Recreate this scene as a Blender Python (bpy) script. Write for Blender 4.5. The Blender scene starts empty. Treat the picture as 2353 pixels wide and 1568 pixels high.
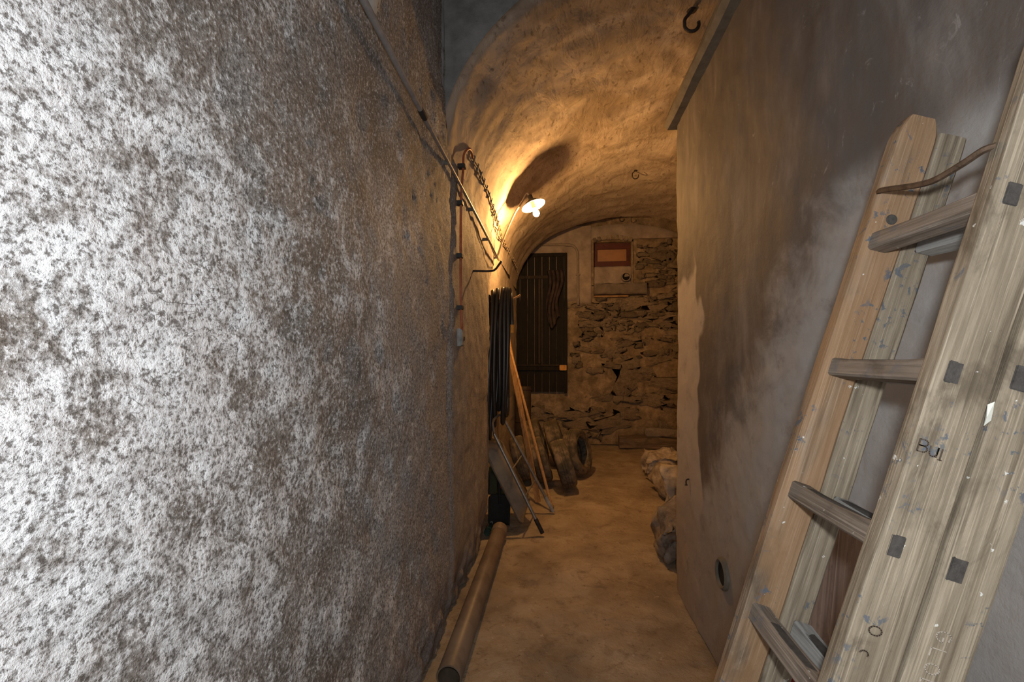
import bpy, bmesh, math, random
import numpy as np
from mathutils import Vector, Matrix

random.seed(7)
S = bpy.context.scene
COL = S.collection
PI = math.pi

# ------------------------------------------------------------------ camera, light, exposure
cam = bpy.data.cameras.new('camera')
cam.sensor_width = 36.0
cam.lens = 16.0
cam.shift_y = 36.0 / 2353.0
cam.clip_start = 0.01
cam_o = bpy.data.objects.new('camera', cam)
cam_o.location = (0, 0, 1.45)
cam_o.rotation_euler = (PI / 2, 0, math.atan(108.5 / 1046.0))
COL.objects.link(cam_o)
S.camera = cam_o

world = bpy.data.worlds.new('world')
S.world = world
world.use_nodes = True
world.node_tree.nodes['Background'].inputs[0].default_value = (0.5, 0.55, 0.6, 1)
world.node_tree.nodes['Background'].inputs[1].default_value = 0.02

# the photographer's flash, just above and right of the lens
fl = bpy.data.lights.new('camera_flash', 'POINT')
fl.energy = 37.0
fl.color = (0.93, 0.97, 1.0)
fl.shadow_soft_size = 0.025
fl_o = bpy.data.objects.new('camera_flash', fl)
fl_o.location = (0.035, -0.03, 1.56)
COL.objects.link(fl_o)
# soft fill light added behind the photographer, no such source seen
sk = bpy.data.lights.new('added_fill_light', 'AREA')
sk.energy = 17.0
sk.color = (1.0, 0.96, 0.92)
sk.shape = 'RECTANGLE'
sk.size = 1.1
sk.size_y = 1.9
sk_o = bpy.data.objects.new('added_fill_light', sk)
sk_o.location = (0.1, -2.66, 1.9)
sk_o.rotation_euler = (PI / 2, 0, 0)
COL.objects.link(sk_o)

S.view_settings.view_transform = 'Standard'
S.view_settings.look = 'None'
S.view_settings.gamma = 1.0
S.view_settings.use_curve_mapping = False
S.view_settings.exposure = 0.0

# ------------------------------------------------------------------ numpy noise
def _hash(ix, iy, iz, seed):
    h = (ix.astype(np.int64) * 374761393 + iy.astype(np.int64) * 668265263 + iz.astype(np.int64) * 2147483647 + seed * 1274126177) & 0xFFFFFFFF
    h = ((h ^ (h >> 13)) * 1274126177) & 0xFFFFFFFF
    h = (h ^ (h >> 16)) & 0xFFFFFFFF
    return h.astype(np.float64) / 4294967295.0 * 2 - 1

def vnoise(p, seed=0):
    p = np.asarray(p, float)
    i = np.floor(p).astype(np.int64)
    f = p - i
    f = f * f * (3 - 2 * f)
    x, y, z = i[..., 0], i[..., 1], i[..., 2]
    fx, fy, fz = f[..., 0], f[..., 1], f[..., 2]
    def L(a, b, t): return a + (b - a) * t
    c = lambda a, b, d: _hash(x + a, y + b, z + d, seed)
    return L(L(L(c(0, 0, 0), c(1, 0, 0), fx), L(c(0, 1, 0), c(1, 1, 0), fx), fy),
             L(L(c(0, 0, 1), c(1, 0, 1), fx), L(c(0, 1, 1), c(1, 1, 1), fx), fy), fz)

def fbm(p, scale, octaves=4, seed=0, gain=0.5):
    p = np.asarray(p, float) * scale
    r = 0; a = 1.0
    for k in range(octaves):
        r = r + a * vnoise(p + 17.3 * k, seed + k)
        p = p * 2.03
        a *= gain
    return r

def sstep(a, b, x):
    t = np.clip((x - a) / (b - a), 0, 1)
    return t * t * (3 - 2 * t)

# ------------------------------------------------------------------ materials
class NT:
    def __init__(self, name):
        self.m = bpy.data.materials.new(name)
        self.m.use_nodes = True
        self.t = self.m.node_tree
        self.bsdf = self.t.nodes['Principled BSDF']
        tc = self.t.nodes.new('ShaderNodeTexCoord')
        self.obj = tc.outputs['Object']
    def node(self, typ): return self.t.nodes.new(typ)
    def put(self, sock, v):
        if isinstance(v, bpy.types.NodeSocket): self.t.links.new(v, sock)
        elif isinstance(v, (tuple, list)):
            sock.default_value = tuple(v) + ((1,) if len(v) == 3 and sock.type == 'RGBA' else ())
        else: sock.default_value = v
    def scale(self, sx, sy, sz, rot=(0, 0, 0)):
        n = self.node('ShaderNodeMapping')
        self.put(n.inputs[0], self.obj)
        n.inputs['Scale'].default_value = (sx, sy, sz)
        n.inputs['Rotation'].default_value = rot
        return n.outputs[0]
    def noise(self, scale, detail=4, rough=0.55, dist=0.0, vec=None, col=False):
        n = self.node('ShaderNodeTexNoise')
        self.put(n.inputs['Vector'], vec or self.obj)
        n.inputs['Scale'].default_value = scale
        n.inputs['Detail'].default_value = detail
        n.inputs['Roughness'].default_value = rough
        n.inputs['Distortion'].default_value = dist
        return n.outputs['Color' if col else 'Fac']
    def voro(self, scale, vec=None, feature='F1', rnd=1.0):
        n = self.node('ShaderNodeTexVoronoi')
        n.feature = feature
        self.put(n.inputs['Vector'], vec or self.obj)
        n.inputs['Scale'].default_value = scale
        n.inputs['Randomness'].default_value = rnd
        return n.outputs['Distance']
    def ramp(self, fac, stops, col=True):
        n = self.node('ShaderNodeValToRGB')
        self.put(n.inputs[0], fac)
        e = n.color_ramp.elements
        while len(e) > 1: e.remove(e[-1])
        for k, (p, c) in enumerate(stops):
            el = e[0] if k == 0 else e.new(p)
            el.position = p
            if not isinstance(c, (tuple, list)): c = (c, c, c)
            el.color = tuple(c) + (1,)
        return n.outputs[0]
    def mix(self, fac, a, b, mode='MIX'):
        n = self.node('ShaderNodeMix')
        n.data_type = 'RGBA'
        n.blend_type = mode
        self.put(n.inputs[0], fac); self.put(n.inputs[6], a); self.put(n.inputs[7], b)
        return n.outputs[2]
    def math(self, op, a, b=0.0, c=None):
        n = self.node('ShaderNodeMath')
        n.operation = op
        self.put(n.inputs[0], a); self.put(n.inputs[1], b)
        if c is not None: self.put(n.inputs[2], c)
        return n.outputs[0]
    def xyz(self):
        n = self.node('ShaderNodeSeparateXYZ')
        self.put(n.inputs[0], self.obj)
        return n.outputs
    def mask(self, v, lo, hi):
        n = self.node('ShaderNodeMapRange')
        n.interpolation_type = 'SMOOTHSTEP'
        self.put(n.inputs[0], v)
        n.inputs[1].default_value = lo; n.inputs[2].default_value = hi
        n.inputs[3].default_value = 0; n.inputs[4].default_value = 1
        return n.outputs[0]
    def bump(self, h, strength=0.5, dist=0.01, prev=None):
        n = self.node('ShaderNodeBump')
        n.inputs['Strength'].default_value = strength
        n.inputs['Distance'].default_value = dist
        self.put(n.inputs['Height'], h)
        if prev is not None: self.put(n.inputs['Normal'], prev)
        return n.outputs[0]
    def done(self, color, rough=0.85, normal=None, metal=0.0, spec=0.3):
        b = self.bsdf
        self.put(b.inputs['Base Color'], color)
        self.put(b.inputs['Roughness'], rough)
        b.inputs['Metallic'].default_value = metal
        b.inputs['Specular IOR Level'].default_value = spec
        if normal is not None: self.put(b.inputs['Normal'], normal)
        return self.m

M = {}

def mat_left_wall():
    n = NT('mat_left_wall')
    x, y, z = n.xyz()
    n1 = n.noise(1.4, 4, 0.6, 0.5)
    n5 = n.noise(5.5, 6, 0.68, 0.5)
    n25 = n.noise(24, 6, 0.72, 0.4)
    n90 = n.noise(95, 4, 0.7)
    grit = n.noise(210, 3, 0.7)
    streak = n.noise(7, 5, 0.6, 0.3, n.scale(1, 1.5, 0.45))
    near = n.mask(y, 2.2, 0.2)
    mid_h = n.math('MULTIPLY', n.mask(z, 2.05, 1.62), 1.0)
    # brown plaster body
    body = n.ramp(n5, [(0.3, (0.155, 0.128, 0.106)), (0.5, (0.255, 0.222, 0.198)), (0.7, (0.34, 0.322, 0.312))])
    body = n.mix(n.math('MULTIPLY', n.mask(n.noise(2.6, 5, 0.62, 0.8), 0.46, 0.64), 0.65), body, (0.36, 0.335, 0.325))
    # crust of lime; its extra white near the photographer also paints the flash hot spot
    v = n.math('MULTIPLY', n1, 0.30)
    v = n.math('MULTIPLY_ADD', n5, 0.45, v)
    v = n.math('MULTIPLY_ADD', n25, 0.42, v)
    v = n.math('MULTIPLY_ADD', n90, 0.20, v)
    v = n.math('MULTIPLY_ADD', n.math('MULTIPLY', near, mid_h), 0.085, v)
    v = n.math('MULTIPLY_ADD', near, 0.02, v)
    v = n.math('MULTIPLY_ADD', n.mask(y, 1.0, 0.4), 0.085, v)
    v = n.math('MULTIPLY_ADD', n.mask(n.noise(2.9, 6, 0.66, 1.0), 0.47, 0.62), -0.10, v)
    smooth_zone = n.math('MULTIPLY', n.mask(n.math('MULTIPLY_ADD', n5, 0.5, y), 1.45, 1.75), n.mask(z, 2.1, 1.7))
    body = n.mix(n.math('MULTIPLY', smooth_zone, 0.6), body, (0.44, 0.435, 0.44))
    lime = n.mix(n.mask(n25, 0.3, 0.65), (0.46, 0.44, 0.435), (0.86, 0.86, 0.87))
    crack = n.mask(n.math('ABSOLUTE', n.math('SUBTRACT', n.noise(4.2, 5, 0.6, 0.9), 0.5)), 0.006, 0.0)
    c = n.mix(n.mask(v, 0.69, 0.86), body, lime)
    # grain
    g = n.math('ADD', n.math('MULTIPLY', n90, 0.6), n.math('MULTIPLY', grit, 0.4))
    c = n.mix(n.math('MULTIPLY', n.mask(g, 0.52, 0.40), 0.85), c, (0.085, 0.07, 0.06))
    c = n.mix(n.math('MULTIPLY', n.mask(g, 0.53, 0.62), 0.7), c, (0.84, 0.83, 0.83))
    c = n.mix(n.math('MULTIPLY', n.math('MULTIPLY', crack, n.mask(n1, 0.5, 0.56)), 0.7), c, (0.08, 0.068, 0.06))
    pits = n.mask(n.noise(34, 4, 0.75), 0.33, 0.25)
    c = n.mix(n.math('MULTIPLY', pits, 0.7), c, (0.075, 0.06, 0.05))
    # browner plaster along the foot of the wall and past the groove
    low = n.mask(n.math('ADD', z, n.math('MULTIPLY', n.noise(4, 4), 0.5)), 0.75, 0.25)
    c = n.mix(n.math('MULTIPLY', low, 0.7), c, n.ramp(n25, [(0.3, (0.13, 0.09, 0.07)), (0.7, (0.36, 0.28, 0.24))]))
    far = n.mask(n.math('ADD', y, n.math('MULTIPLY', n5, 0.3)), 2.45, 2.7)
    c = n.mix(n.math('MULTIPLY', far, 0.65), c, n.ramp(streak, [(0.3, (0.19, 0.16, 0.135)), (0.55, (0.32, 0.275, 0.235)), (0.75, (0.48, 0.43, 0.38))]))
    b = n.bump(n.noise(11, 5, 0.6), 0.3, 0.014)
    b = n.bump(n25, 0.45, 0.008, b)
    b = n.bump(n90, 0.9, 0.006, b)
    b = n.bump(grit, 0.5, 0.0022, b)
    return n.done(c, 0.75, b, spec=0.4)

def mat_right_wall():
    n = NT('mat_right_wall')
    x, y, z = n.xyz()
    st = n.scale(1, 1, 0.28, (0.25, 0, 0))
    streak = n.noise(9, 6, 0.6, 0.4, st)
    big = n.noise(1.7, 5, 0.6, 0.5)
    wob = n.math('MULTIPLY_ADD', n.noise(4.5, 7, 0.68, 0.4), 1.1, -0.55)
    base = n.ramp(streak, [(0.25, (0.09, 0.076, 0.068)), (0.5, (0.15, 0.13, 0.118)), (0.75, (0.25, 0.225, 0.208))])
    base = n.mix(n.mask(big, 0.45, 0.65), base, (0.115, 0.10, 0.093))
    pale = n.mix(n.noise(16, 5), (0.33, 0.315, 0.30), (0.47, 0.455, 0.44))
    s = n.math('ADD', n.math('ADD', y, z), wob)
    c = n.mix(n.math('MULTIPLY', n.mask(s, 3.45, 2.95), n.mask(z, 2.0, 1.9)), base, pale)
    wob2 = n.math('MULTIPLY_ADD', n.noise(2.6, 2, 0.5), 1.1, -0.55)
    s2 = n.math('MULTIPLY_ADD', wob2, 0.55, y)
    s3 = n.math('MULTIPLY_ADD', wob2, 0.6, z)
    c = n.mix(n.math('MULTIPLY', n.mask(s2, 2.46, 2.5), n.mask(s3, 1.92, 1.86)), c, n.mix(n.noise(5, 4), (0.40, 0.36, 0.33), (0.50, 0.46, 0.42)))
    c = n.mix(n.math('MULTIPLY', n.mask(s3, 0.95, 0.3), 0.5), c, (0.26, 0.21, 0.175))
    rough = n.mask(n.noise(3.3, 4, 0.6), 0.45, 0.6)
    scuff = n.mask(n.noise(26, 6, 0.7, 1.2, n.scale(1, 1, 0.5, (0.6, 0, 0))), 0.6, 0.72)
    c = n.mix(n.math('MULTIPLY', n.math('MULTIPLY', scuff, rough), 0.55), c, (0.5, 0.47, 0.45))
    c = n.mix(n.math('MULTIPLY', n.mask(n.noise(7, 7, 0.7), 0.55, 0.75), 0.5), c, (0.10, 0.078, 0.065))
    b = n.bump(n.noise(9, 5, 0.6), 0.4, 0.015)
    b = n.bump(streak, 0.35, 0.008, b)
    b = n.bump(n.noise(90, 5, 0.7), 0.45, 0.004, b)
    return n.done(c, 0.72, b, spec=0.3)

def mat_vault():
    n = NT('mat_vault')
    x, y, z = n.xyz()
    sm = n.noise(5, 6, 0.6, 0.8, n.scale(1, 0.45, 1, (0, 0, 0.5)))
    c = n.ramp(sm, [(0.25, (0.33, 0.265, 0.205)), (0.5, (0.44, 0.365, 0.295)), (0.75, (0.52, 0.45, 0.375))])
    soot = n.mask(n.math('ADD', n.math('MULTIPLY', n.math('MULTIPLY', n.mask(z, 2.75, 3.5), n.mask(y, 6.5, 3.0)), 0.30), n.noise(1.7, 6, 0.62, 0.7)), 0.60, 0.86)
    c = n.mix(n.math('MULTIPLY', soot, 0.62), c, (0.12, 0.085, 0.05))
    sp = n.mask(n.noise(26, 6, 0.72, 0.4, n.scale(1, 0.5, 1)), 0.53, 0.68)
    c = n.mix(n.math('MULTIPLY', n.math('MULTIPLY', sp, n.mask(n.math('MULTIPLY_ADD', n.noise(2.2, 4), 0.8, z), 3.05, 3.5)), 0.75), c, (0.11, 0.075, 0.045))
    b = n.bump(n.noise(7, 5, 0.6, 0.8, n.scale(1, 0.4, 1, (0, 0, 0.5))), 0.5, 0.03)
    b = n.bump(n.noise(45, 5, 0.65), 0.35, 0.006, b)
    return n.done(c, 0.85, b, spec=0.2)

def mat_arch():
    n = NT('mat_arch')
    v = n.noise(6, 6, 0.65)
    c = n.ramp(v, [(0.3, (0.13, 0.127, 0.123)), (0.6, (0.24, 0.236, 0.23)), (0.8, (0.36, 0.35, 0.335))])
    b = n.bump(n.noise(30, 6, 0.7), 0.6, 0.01)
    return n.done(c, 0.9, b, spec=0.15)

def mat_floor():
    n = NT('mat_floor')
    v = n.noise(2.6, 6, 0.62, 0.6)
    c = n.ramp(v, [(0.25, (0.20, 0.155, 0.107)), (0.5, (0.36, 0.285, 0.20)), (0.75, (0.52, 0.43, 0.315))])
    c = n.mix(n.math('MULTIPLY', n.mask(n.noise(9, 7, 0.72, 0.5), 0.5, 0.7), 0.65), c, (0.15, 0.11, 0.075))
    c = n.mix(n.math('MULTIPLY', n.mask(n.noise(26, 6, 0.72), 0.60, 0.70), 0.75), c, (0.08, 0.06, 0.045))
    c = n.mix(n.math('MULTIPLY', n.mask(n.noise(21, 6, 0.72), 0.38, 0.30), 0.6), c, (0.58, 0.49, 0.38))
    b = n.bump(n.noise(8, 6, 0.65), 0.7, 0.04)
    b = n.bump(n.noise(60, 5, 0.7), 0.7, 0.008, b)
    return n.done(c, 0.8, b, spec=0.25)

def mat_rubble(name, dark=1.0):
    n = NT(name)
    v = n.noise(9, 6, 0.68, 0.4)
    c = n.ramp(v, [(0.25, (0.10 * dark, 0.075 * dark, 0.045 * dark)), (0.5, (0.22 * dark, 0.165 * dark, 0.105 * dark)), (0.78, (0.40 * dark, 0.31 * dark, 0.21 * dark))])
    c = n.mix(n.math('MULTIPLY', n.mask(n.noise(3.0, 5, 0.6), 0.48, 0.7), 0.55), c, (0.11, 0.082, 0.045))
    b = n.bump(n.noise(22, 6, 0.7), 0.8, 0.02)
    return n.done(c, 0.9, b, spec=0.15)

def mat_stone(name, lo, hi, dirt=0.4):
    n = NT(name)
    oi = n.node('ShaderNodeObjectInfo')
    v = n.noise(13, 6, 0.7, 0.3)
    c = n.ramp(v, [(0.28, lo), (0.7, hi)])
    h = n.mix(n.math('MULTIPLY', oi.outputs['Random'], 0.55), c, tuple(q * 0.4 for q in lo))
    h = n.mix(n.math('MULTIPLY', n.mask(n.noise(5, 5, 0.6), 0.5, 0.65), dirt), h, (0.07, 0.05, 0.035))
    b = n.bump(n.noise(28, 6, 0.7), 0.9, 0.012)
    return n.done(h, 0.9, b, spec=0.15)

def mat_wood(name, lo, mid, hi, paint=0.0, axis=2, orange=0.0, gs=1.0):
    n = NT(name)
    def st(k):
        sc = [1, 1, 1]; sc[axis] = k
        return n.scale(*sc)
    fine = n.noise(330 * gs, 3, 0.6, 0.0, st(0.012))
    grain = n.noise(120 * gs, 4, 0.6, 0.08, st(0.03))
    wide = n.noise(22 * gs, 5, 0.65, 0.2, st(0.16))
    blot = n.noise(9, 6, 0.7, 0.4, st(0.55))
    c = n.ramp(wide, [(0.18, lo), (0.5, mid), (0.88, hi)])
    c = n.mix(n.math('MULTIPLY', n.mask(grain, 0.48, 0.70), 0.5), c, hi)
    c = n.mix(n.math('MULTIPLY', n.mask(grain, 0.5, 0.32), 0.55), c, tuple(q * 0.7 for q in lo))
    c = n.mix(n.math('MULTIPLY', n.mask(fine, 0.52, 0.66), 0.5), c, tuple(min(1, q * 1.25) for q in hi))
    c = n.mix(n.math('MULTIPLY', n.mask(blot, 0.50, 0.66), 0.7), c, tuple(q * 0.72 for q in lo))
    if orange:
        c = n.mix(n.math('MULTIPLY', n.mask(n.noise(5, 4, 0.6, 0, n.scale(1, 1, .35)), 0.47, 0.6), orange), c, (0.37, 0.205, 0.095))
    if paint:
        p = n.math('MULTIPLY', n.mask(n.noise(40, 6, 0.68, 0.4), 0.56, 0.60), n.mask(n.noise(7.5, 3), 0.49, 0.58))
        c = n.mix(n.math('MULTIPLY', p, paint), c, (0.10, 0.118, 0.145))
        w = n.mask(n.noise(48, 4, 0.6), 0.70, 0.715)
        c = n.mix(n.math('MULTIPLY', w, 0.8), c, (0.72, 0.72, 0.68))
    b = n.bump(grain, 0.4, 0.003)
    b = n.bump(fine, 0.35, 0.0015, b)
    b = n.bump(n.noise(45, 5, 0.7), 0.25, 0.004, b)
    return n.done(c, 0.72, b, spec=0.25)

def mat_plain(name, col, rough=0.6, metal=0.0, var=0.35, scale=14, bump=0.2, spec=0.4, dust=None):
    n = NT(name)
    v = n.noise(scale, 5, 0.65)
    c = n.ramp(v, [(0.3, tuple(q * (1 - var) for q in col)), (0.7, tuple(min(1, q * (1 + var)) for q in col))])
    if dust: c = n.mix(n.math('MULTIPLY', n.mask(n.noise(scale * 0.5, 5, 0.7), 0.42, 0.62), dust[3]), c, dust[:3])
    b = n.bump(n.noise(scale * 4, 4, 0.65), bump, 0.004)
    return n.done(c, rough, b, metal, spec)

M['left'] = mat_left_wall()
M['right'] = mat_right_wall()
M['vault'] = mat_vault()
M['arch'] = mat_arch()
M['floor'] = mat_floor()
M['rubble'] = mat_rubble('mat_end_wall', 1.4)
M['stone'] = mat_stone('mat_wall_stone', (0.19, 0.147, 0.095), (0.50, 0.40, 0.285), 0.5)
M['rock'] = mat_stone('mat_rock', (0.25, 0.20, 0.16), (0.66, 0.58, 0.49), 0.6)
M['block'] = mat_stone('mat_pale_block', (0.45, 0.38, 0.30), (0.75, 0.67, 0.57), 0.3)
M['plaster'] = mat_plain('mat_plaster', (0.38, 0.31, 0.25), 0.88, 0, 0.3, 5, 0.5, 0.2)
M['pale_patch'] = mat_plain('mat_pale_patch', (0.5, 0.5, 0.48), 0.85, 0, 0.2, 12, 0.4, 0.2)
M['concrete'] = mat_plain('mat_concrete', (0.20, 0.165, 0.13), 0.85, 0, 0.25, 9, 0.4, 0.2)
M['cap'] = mat_plain('mat_cap', (0.17, 0.15, 0.12), 0.8, 0, 0.3, 12, 0.5, 0.2)
M['wood_a'] = mat_wood('mat_ladder_wood', (0.125, 0.097, 0.066), (0.25, 0.203, 0.145), (0.42, 0.357, 0.27), 0.85)
M['wood_l'] = mat_wood('mat_ladder_stained', (0.12, 0.086, 0.058), (0.235, 0.175, 0.12), (0.39, 0.305, 0.225), 1.0, 2, 0.55)
M['wood_r'] = mat_wood('mat_rung_wood', (0.095, 0.074, 0.057), (0.18, 0.143, 0.112), (0.31, 0.257, 0.21), 0.4, 0)
M['wood_g'] = mat_wood('mat_grey_rung', (0.21, 0.20, 0.185), (0.31, 0.305, 0.29), (0.40, 0.395, 0.38), 0.0, 0)
M['tenon'] = mat_plain('mat_tenon', (0.075, 0.068, 0.062), 0.8, 0, 0.3, 90, 0.4, 0.2)
M['beam'] = mat_wood('mat_beam', (0.09, 0.065, 0.045), (0.17, 0.125, 0.085), (0.28, 0.21, 0.15), 0.0, 0, 0, 0.4)
M['stick'] = mat_wood('mat_stick', (0.26, 0.14, 0.05), (0.42, 0.24, 0.10), (0.55, 0.34, 0.16), 0.0, 2, 0, 0.6)
M['board'] = mat_wood('mat_board', (0.17, 0.12, 0.10), (0.29, 0.225, 0.19), (0.40, 0.33, 0.29), 0.0, 2, 0, 0.4)
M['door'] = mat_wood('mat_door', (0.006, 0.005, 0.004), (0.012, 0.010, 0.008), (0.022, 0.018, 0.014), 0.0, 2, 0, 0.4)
M['doorlit'] = mat_wood('mat_door_lit_trim', (0.022, 0.016, 0.012), (0.04, 0.03, 0.022), (0.065, 0.048, 0.034), 0.0, 2, 0, 0.4)  # lighter copy of the door wood, light on its strips painted in
M['yellow'] = mat_plain('mat_yellow_tag', (0.6, 0.3, 0.06), 0.6)
M['cloth'] = mat_plain('mat_dark_cloth', (0.06, 0.045, 0.042), 0.95, 0, 0.6, 7, 0.6, 0.1)
M['redframe'] = mat_plain('mat_red_frame', (0.10, 0.022, 0.012), 0.55, 0, 0.3, 9, 0.3)
M['pane'] = mat_plain('mat_dusty_pane', (0.42, 0.21, 0.09), 0.35, 0, 0.12, 6, 0.1, 0.6)
M['dark'] = mat_plain('mat_dark_void', (0.012, 0.01, 0.008), 0.9)
M['iron'] = mat_plain('mat_iron', (0.045, 0.035, 0.03), 0.6, 0.5, 0.5, 40, 0.5)
M['rust'] = mat_plain('mat_rusty_iron', (0.11, 0.07, 0.045), 0.7, 0.3, 0.5, 45, 0.5)
M['zinc'] = mat_plain('mat_zinc_pipe', (0.36, 0.35, 0.35), 0.45, 0.5, 0.2, 30, 0.15)
M['pipe_plaster'] = mat_plain('mat_painted_conduit', (0.30, 0.25, 0.19), 0.7, 0, 0.2, 20, 0.2)
M['orange'] = mat_plain('mat_orange_cable', (0.40, 0.10, 0.04), 0.6, 0, 0.4, 25, 0.2, dust=(0.3, 0.16, 0.11, 0.5))
M['clip'] = mat_plain('mat_black_clip', (0.03, 0.028, 0.026), 0.6)
M['box'] = mat_plain('mat_junction_box', (0.30, 0.30, 0.29), 0.7, 0, 0.4, 30, 0.3)
M['cable'] = mat_plain('mat_old_cable', (0.20, 0.155, 0.11), 0.75, 0, 0.3, 30, 0.2)
M['hose'] = mat_plain('mat_black_hose', (0.022, 0.021, 0.021), 0.33, 0, 0.3, 20, 0.1, 0.6)
M['tyre'] = mat_plain('mat_tyre', (0.10, 0.083, 0.06), 0.85, 0, 0.4, 9, 0.3, 0.2, dust=(0.30, 0.225, 0.15, 0.7))
M['steel'] = mat_plain('mat_dark_steel', (0.27, 0.25, 0.22), 0.34, 0.4, 0.3, 8, 0.12)
M['tube'] = mat_plain('mat_steel_tube', (0.30, 0.29, 0.28), 0.42, 0.7, 0.3, 18, 0.15)
M['grip'] = mat_plain('mat_grip', (0.40, 0.40, 0.39), 0.5, 0.2)
M['green'] = mat_plain('mat_green_plastic', (0.02, 0.045, 0.04), 0.5, 0, 0.3)
M['teal'] = mat_plain('mat_teal_glass', (0.02, 0.06, 0.055), 0.25, 0, 0.3)
M['spade'] = mat_plain('mat_spade', (0.016, 0.015, 0.014), 0.75)
M['redplastic'] = mat_plain('mat_red_plastic', (0.45, 0.06, 0.04), 0.5)
M['darkred'] = mat_plain('mat_dark_red', (0.16, 0.012, 0.012), 0.7)
M['pvc'] = mat_plain('mat_drain_pipe', (0.17, 0.125, 0.09), 0.45, 0, 0.25, 7, 0.15, 0.4, dust=(0.23, 0.18, 0.135, 0.6))
M['drum'] = mat_plain('mat_drum', (0.06, 0.042, 0.03), 0.7, 0.2, 0.4, 9, 0.3)
M['enamel'] = mat_plain('mat_enamel', (0.75, 0.72, 0.66), 0.35, 0, 0.06, 20, 0.05)
M['enamel_top'] = mat_plain('mat_enamel_top', (0.10, 0.095, 0.085), 0.5, 0, 0.3, 20, 0.1)
M['pale_ink'] = mat_plain('mat_pale_letters', (0.40, 0.35, 0.29), 0.8)
M['dark_ink'] = mat_plain('mat_dark_letters', (0.085, 0.062, 0.045), 0.9)
M['flake'] = mat_plain('mat_white_flake', (0.75, 0.76, 0.68), 0.7, 0, 0.1)
def _bulb():
    n = NT('mat_bulb')
    e = n.node('ShaderNodeEmission')
    e.inputs[0].default_value = (1.0, 0.52, 0.17, 1)
    e.inputs[1].default_value = 2300.0
    out = [q for q in n.t.nodes if q.type == 'OUTPUT_MATERIAL'][0]
    n.t.links.new(e.outputs[0], out.inputs[0])
    return n.m
M['bulb'] = _bulb()

# ------------------------------------------------------------------ mesh helpers
class MB:
    def __init__(self): self.v = []; self.f = []
    def add(self, vs, fs):
        o = len(self.v)
        self.v += [tuple(p) for p in vs]
        self.f += [tuple(i + o for i in f) for f in fs]
        return self
    def box(self, x0, x1, y0, y1, z0, z1, m=None):
        vs = [Vector(p) for p in ((x0, y0, z0), (x1, y0, z0), (x1, y1, z0), (x0, y1, z0), (x0, y0, z1), (x1, y0, z1), (x1, y1, z1), (x0, y1, z1))]
        if m: vs = [m @ p for p in vs]
        return self.add(vs, [(0, 3, 2, 1), (4, 5, 6, 7), (0, 1, 5, 4), (1, 2, 6, 5), (2, 3, 7, 6), (3, 0, 4, 7)])
    def tube(self, pts, r, n=10, cap=True, squash=None):
        pts = [Vector(p) for p in pts]
        rs = r if isinstance(r, (list, tuple)) else [r] * len(pts)
        vs = []; fs = []
        t0 = (pts[1] - pts[0]).normalized()
        up = Vector((0, 0, 1)) if abs(t0.z) < 0.9 else Vector((1, 0, 0))
        a = t0.cross(up).normalized()
        for i, p in enumerate(pts):
            t = (pts[min(i + 1, len(pts) - 1)] - pts[max(i - 1, 0)]).normalized()
            a = (a - t * a.dot(t)).normalized()
            b = t.cross(a)
            for k in range(n):
                q = 2 * PI * k / n
                vs.append(p + (a * math.cos(q) + b * math.sin(q)) * rs[i])
        for i in range(len(pts) - 1):
            for k in range(n):
                k2 = (k + 1) % n
                fs.append((i * n + k, i * n + k2, (i + 1) * n + k2, (i + 1) * n + k))
        if cap:
            fs.append(tuple(reversed(range(n)))); fs.append(tuple(range((len(pts) - 1) * n, len(pts) * n)))
        return self.add(vs, fs)
    def lathe(self, prof, n=24, m=None, closed=False):
        vs = []; fs = []
        for r, z in prof:
            for k in range(n):
                q = 2 * PI * k / n
                p = Vector((r * math.cos(q), r * math.sin(q), z))
                vs.append(m @ p if m else p)
        L = len(prof)
        for i in range(L if closed else L - 1):
            j = (i + 1) % L
            for k in range(n):
                k2 = (k + 1) % n
                fs.append((i * n + k, i * n + k2, j * n + k2, j * n + k))
        return self.add(vs, fs)
    def grid(self, P):
        P = np.asarray(P); a, b = P.shape[:2]
        o = len(self.v)
        self.v += [tuple(p) for p in P.reshape(-1, 3)]
        idx = np.arange(a * b).reshape(a, b) + o
        q = np.stack([idx[:-1, :-1], idx[1:, :-1], idx[1:, 1:], idx[:-1, 1:]], -1).reshape(-1, 4)
        self.f += [tuple(r) for r in q.tolist()]
        return self
    def mesh(self, name, mat, smooth=True, fix=True, bevel=0.0, segs=2):
        me = bpy.data.meshes.new(name)
        me.from_pydata(self.v, [], self.f)
        if fix or bevel:
            bm = bmesh.new(); bm.from_mesh(me)
            bmesh.ops.recalc_face_normals(bm, faces=bm.faces)
            if bevel:
                es = [e for e in bm.edges if len(e.link_faces) == 2 and e.calc_face_angle(0) > 0.6]
                bmesh.ops.bevel(bm, geom=es, offset=bevel, segments=segs, affect='EDGES', clamp_overlap=True)
            bm.to_mesh(me); bm.free()
        me.materials.append(M[mat] if isinstance(mat, str) else mat)
        if smooth:
            me.polygons.foreach_set('use_smooth', [True] * len(me.polygons))
            if not smooth == 'all':
                me.set_sharp_from_angle(angle=math.radians(38))
        me.update()
        return me
    def build(self, name, mat, parent=None, **kw):
        return link(name, self.mesh(name, mat, **kw), parent)

def link(name, data, parent=None):
    o = bpy.data.objects.new(name, data)
    COL.objects.link(o)
    if parent: o.parent = parent
    return o

def tag(o, label, cat, group=None):
    o['label'] = label; o['category'] = cat
    if group: o['group'] = group
    return o

def thing(name, label, cat, loc=(0, 0, 0), rot=(0, 0, 0), group=None):
    o = link(name, None)
    o.location = loc; o.rotation_euler = rot
    o.empty_display_size = 0.05
    return tag(o, label, cat, group)

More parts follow.
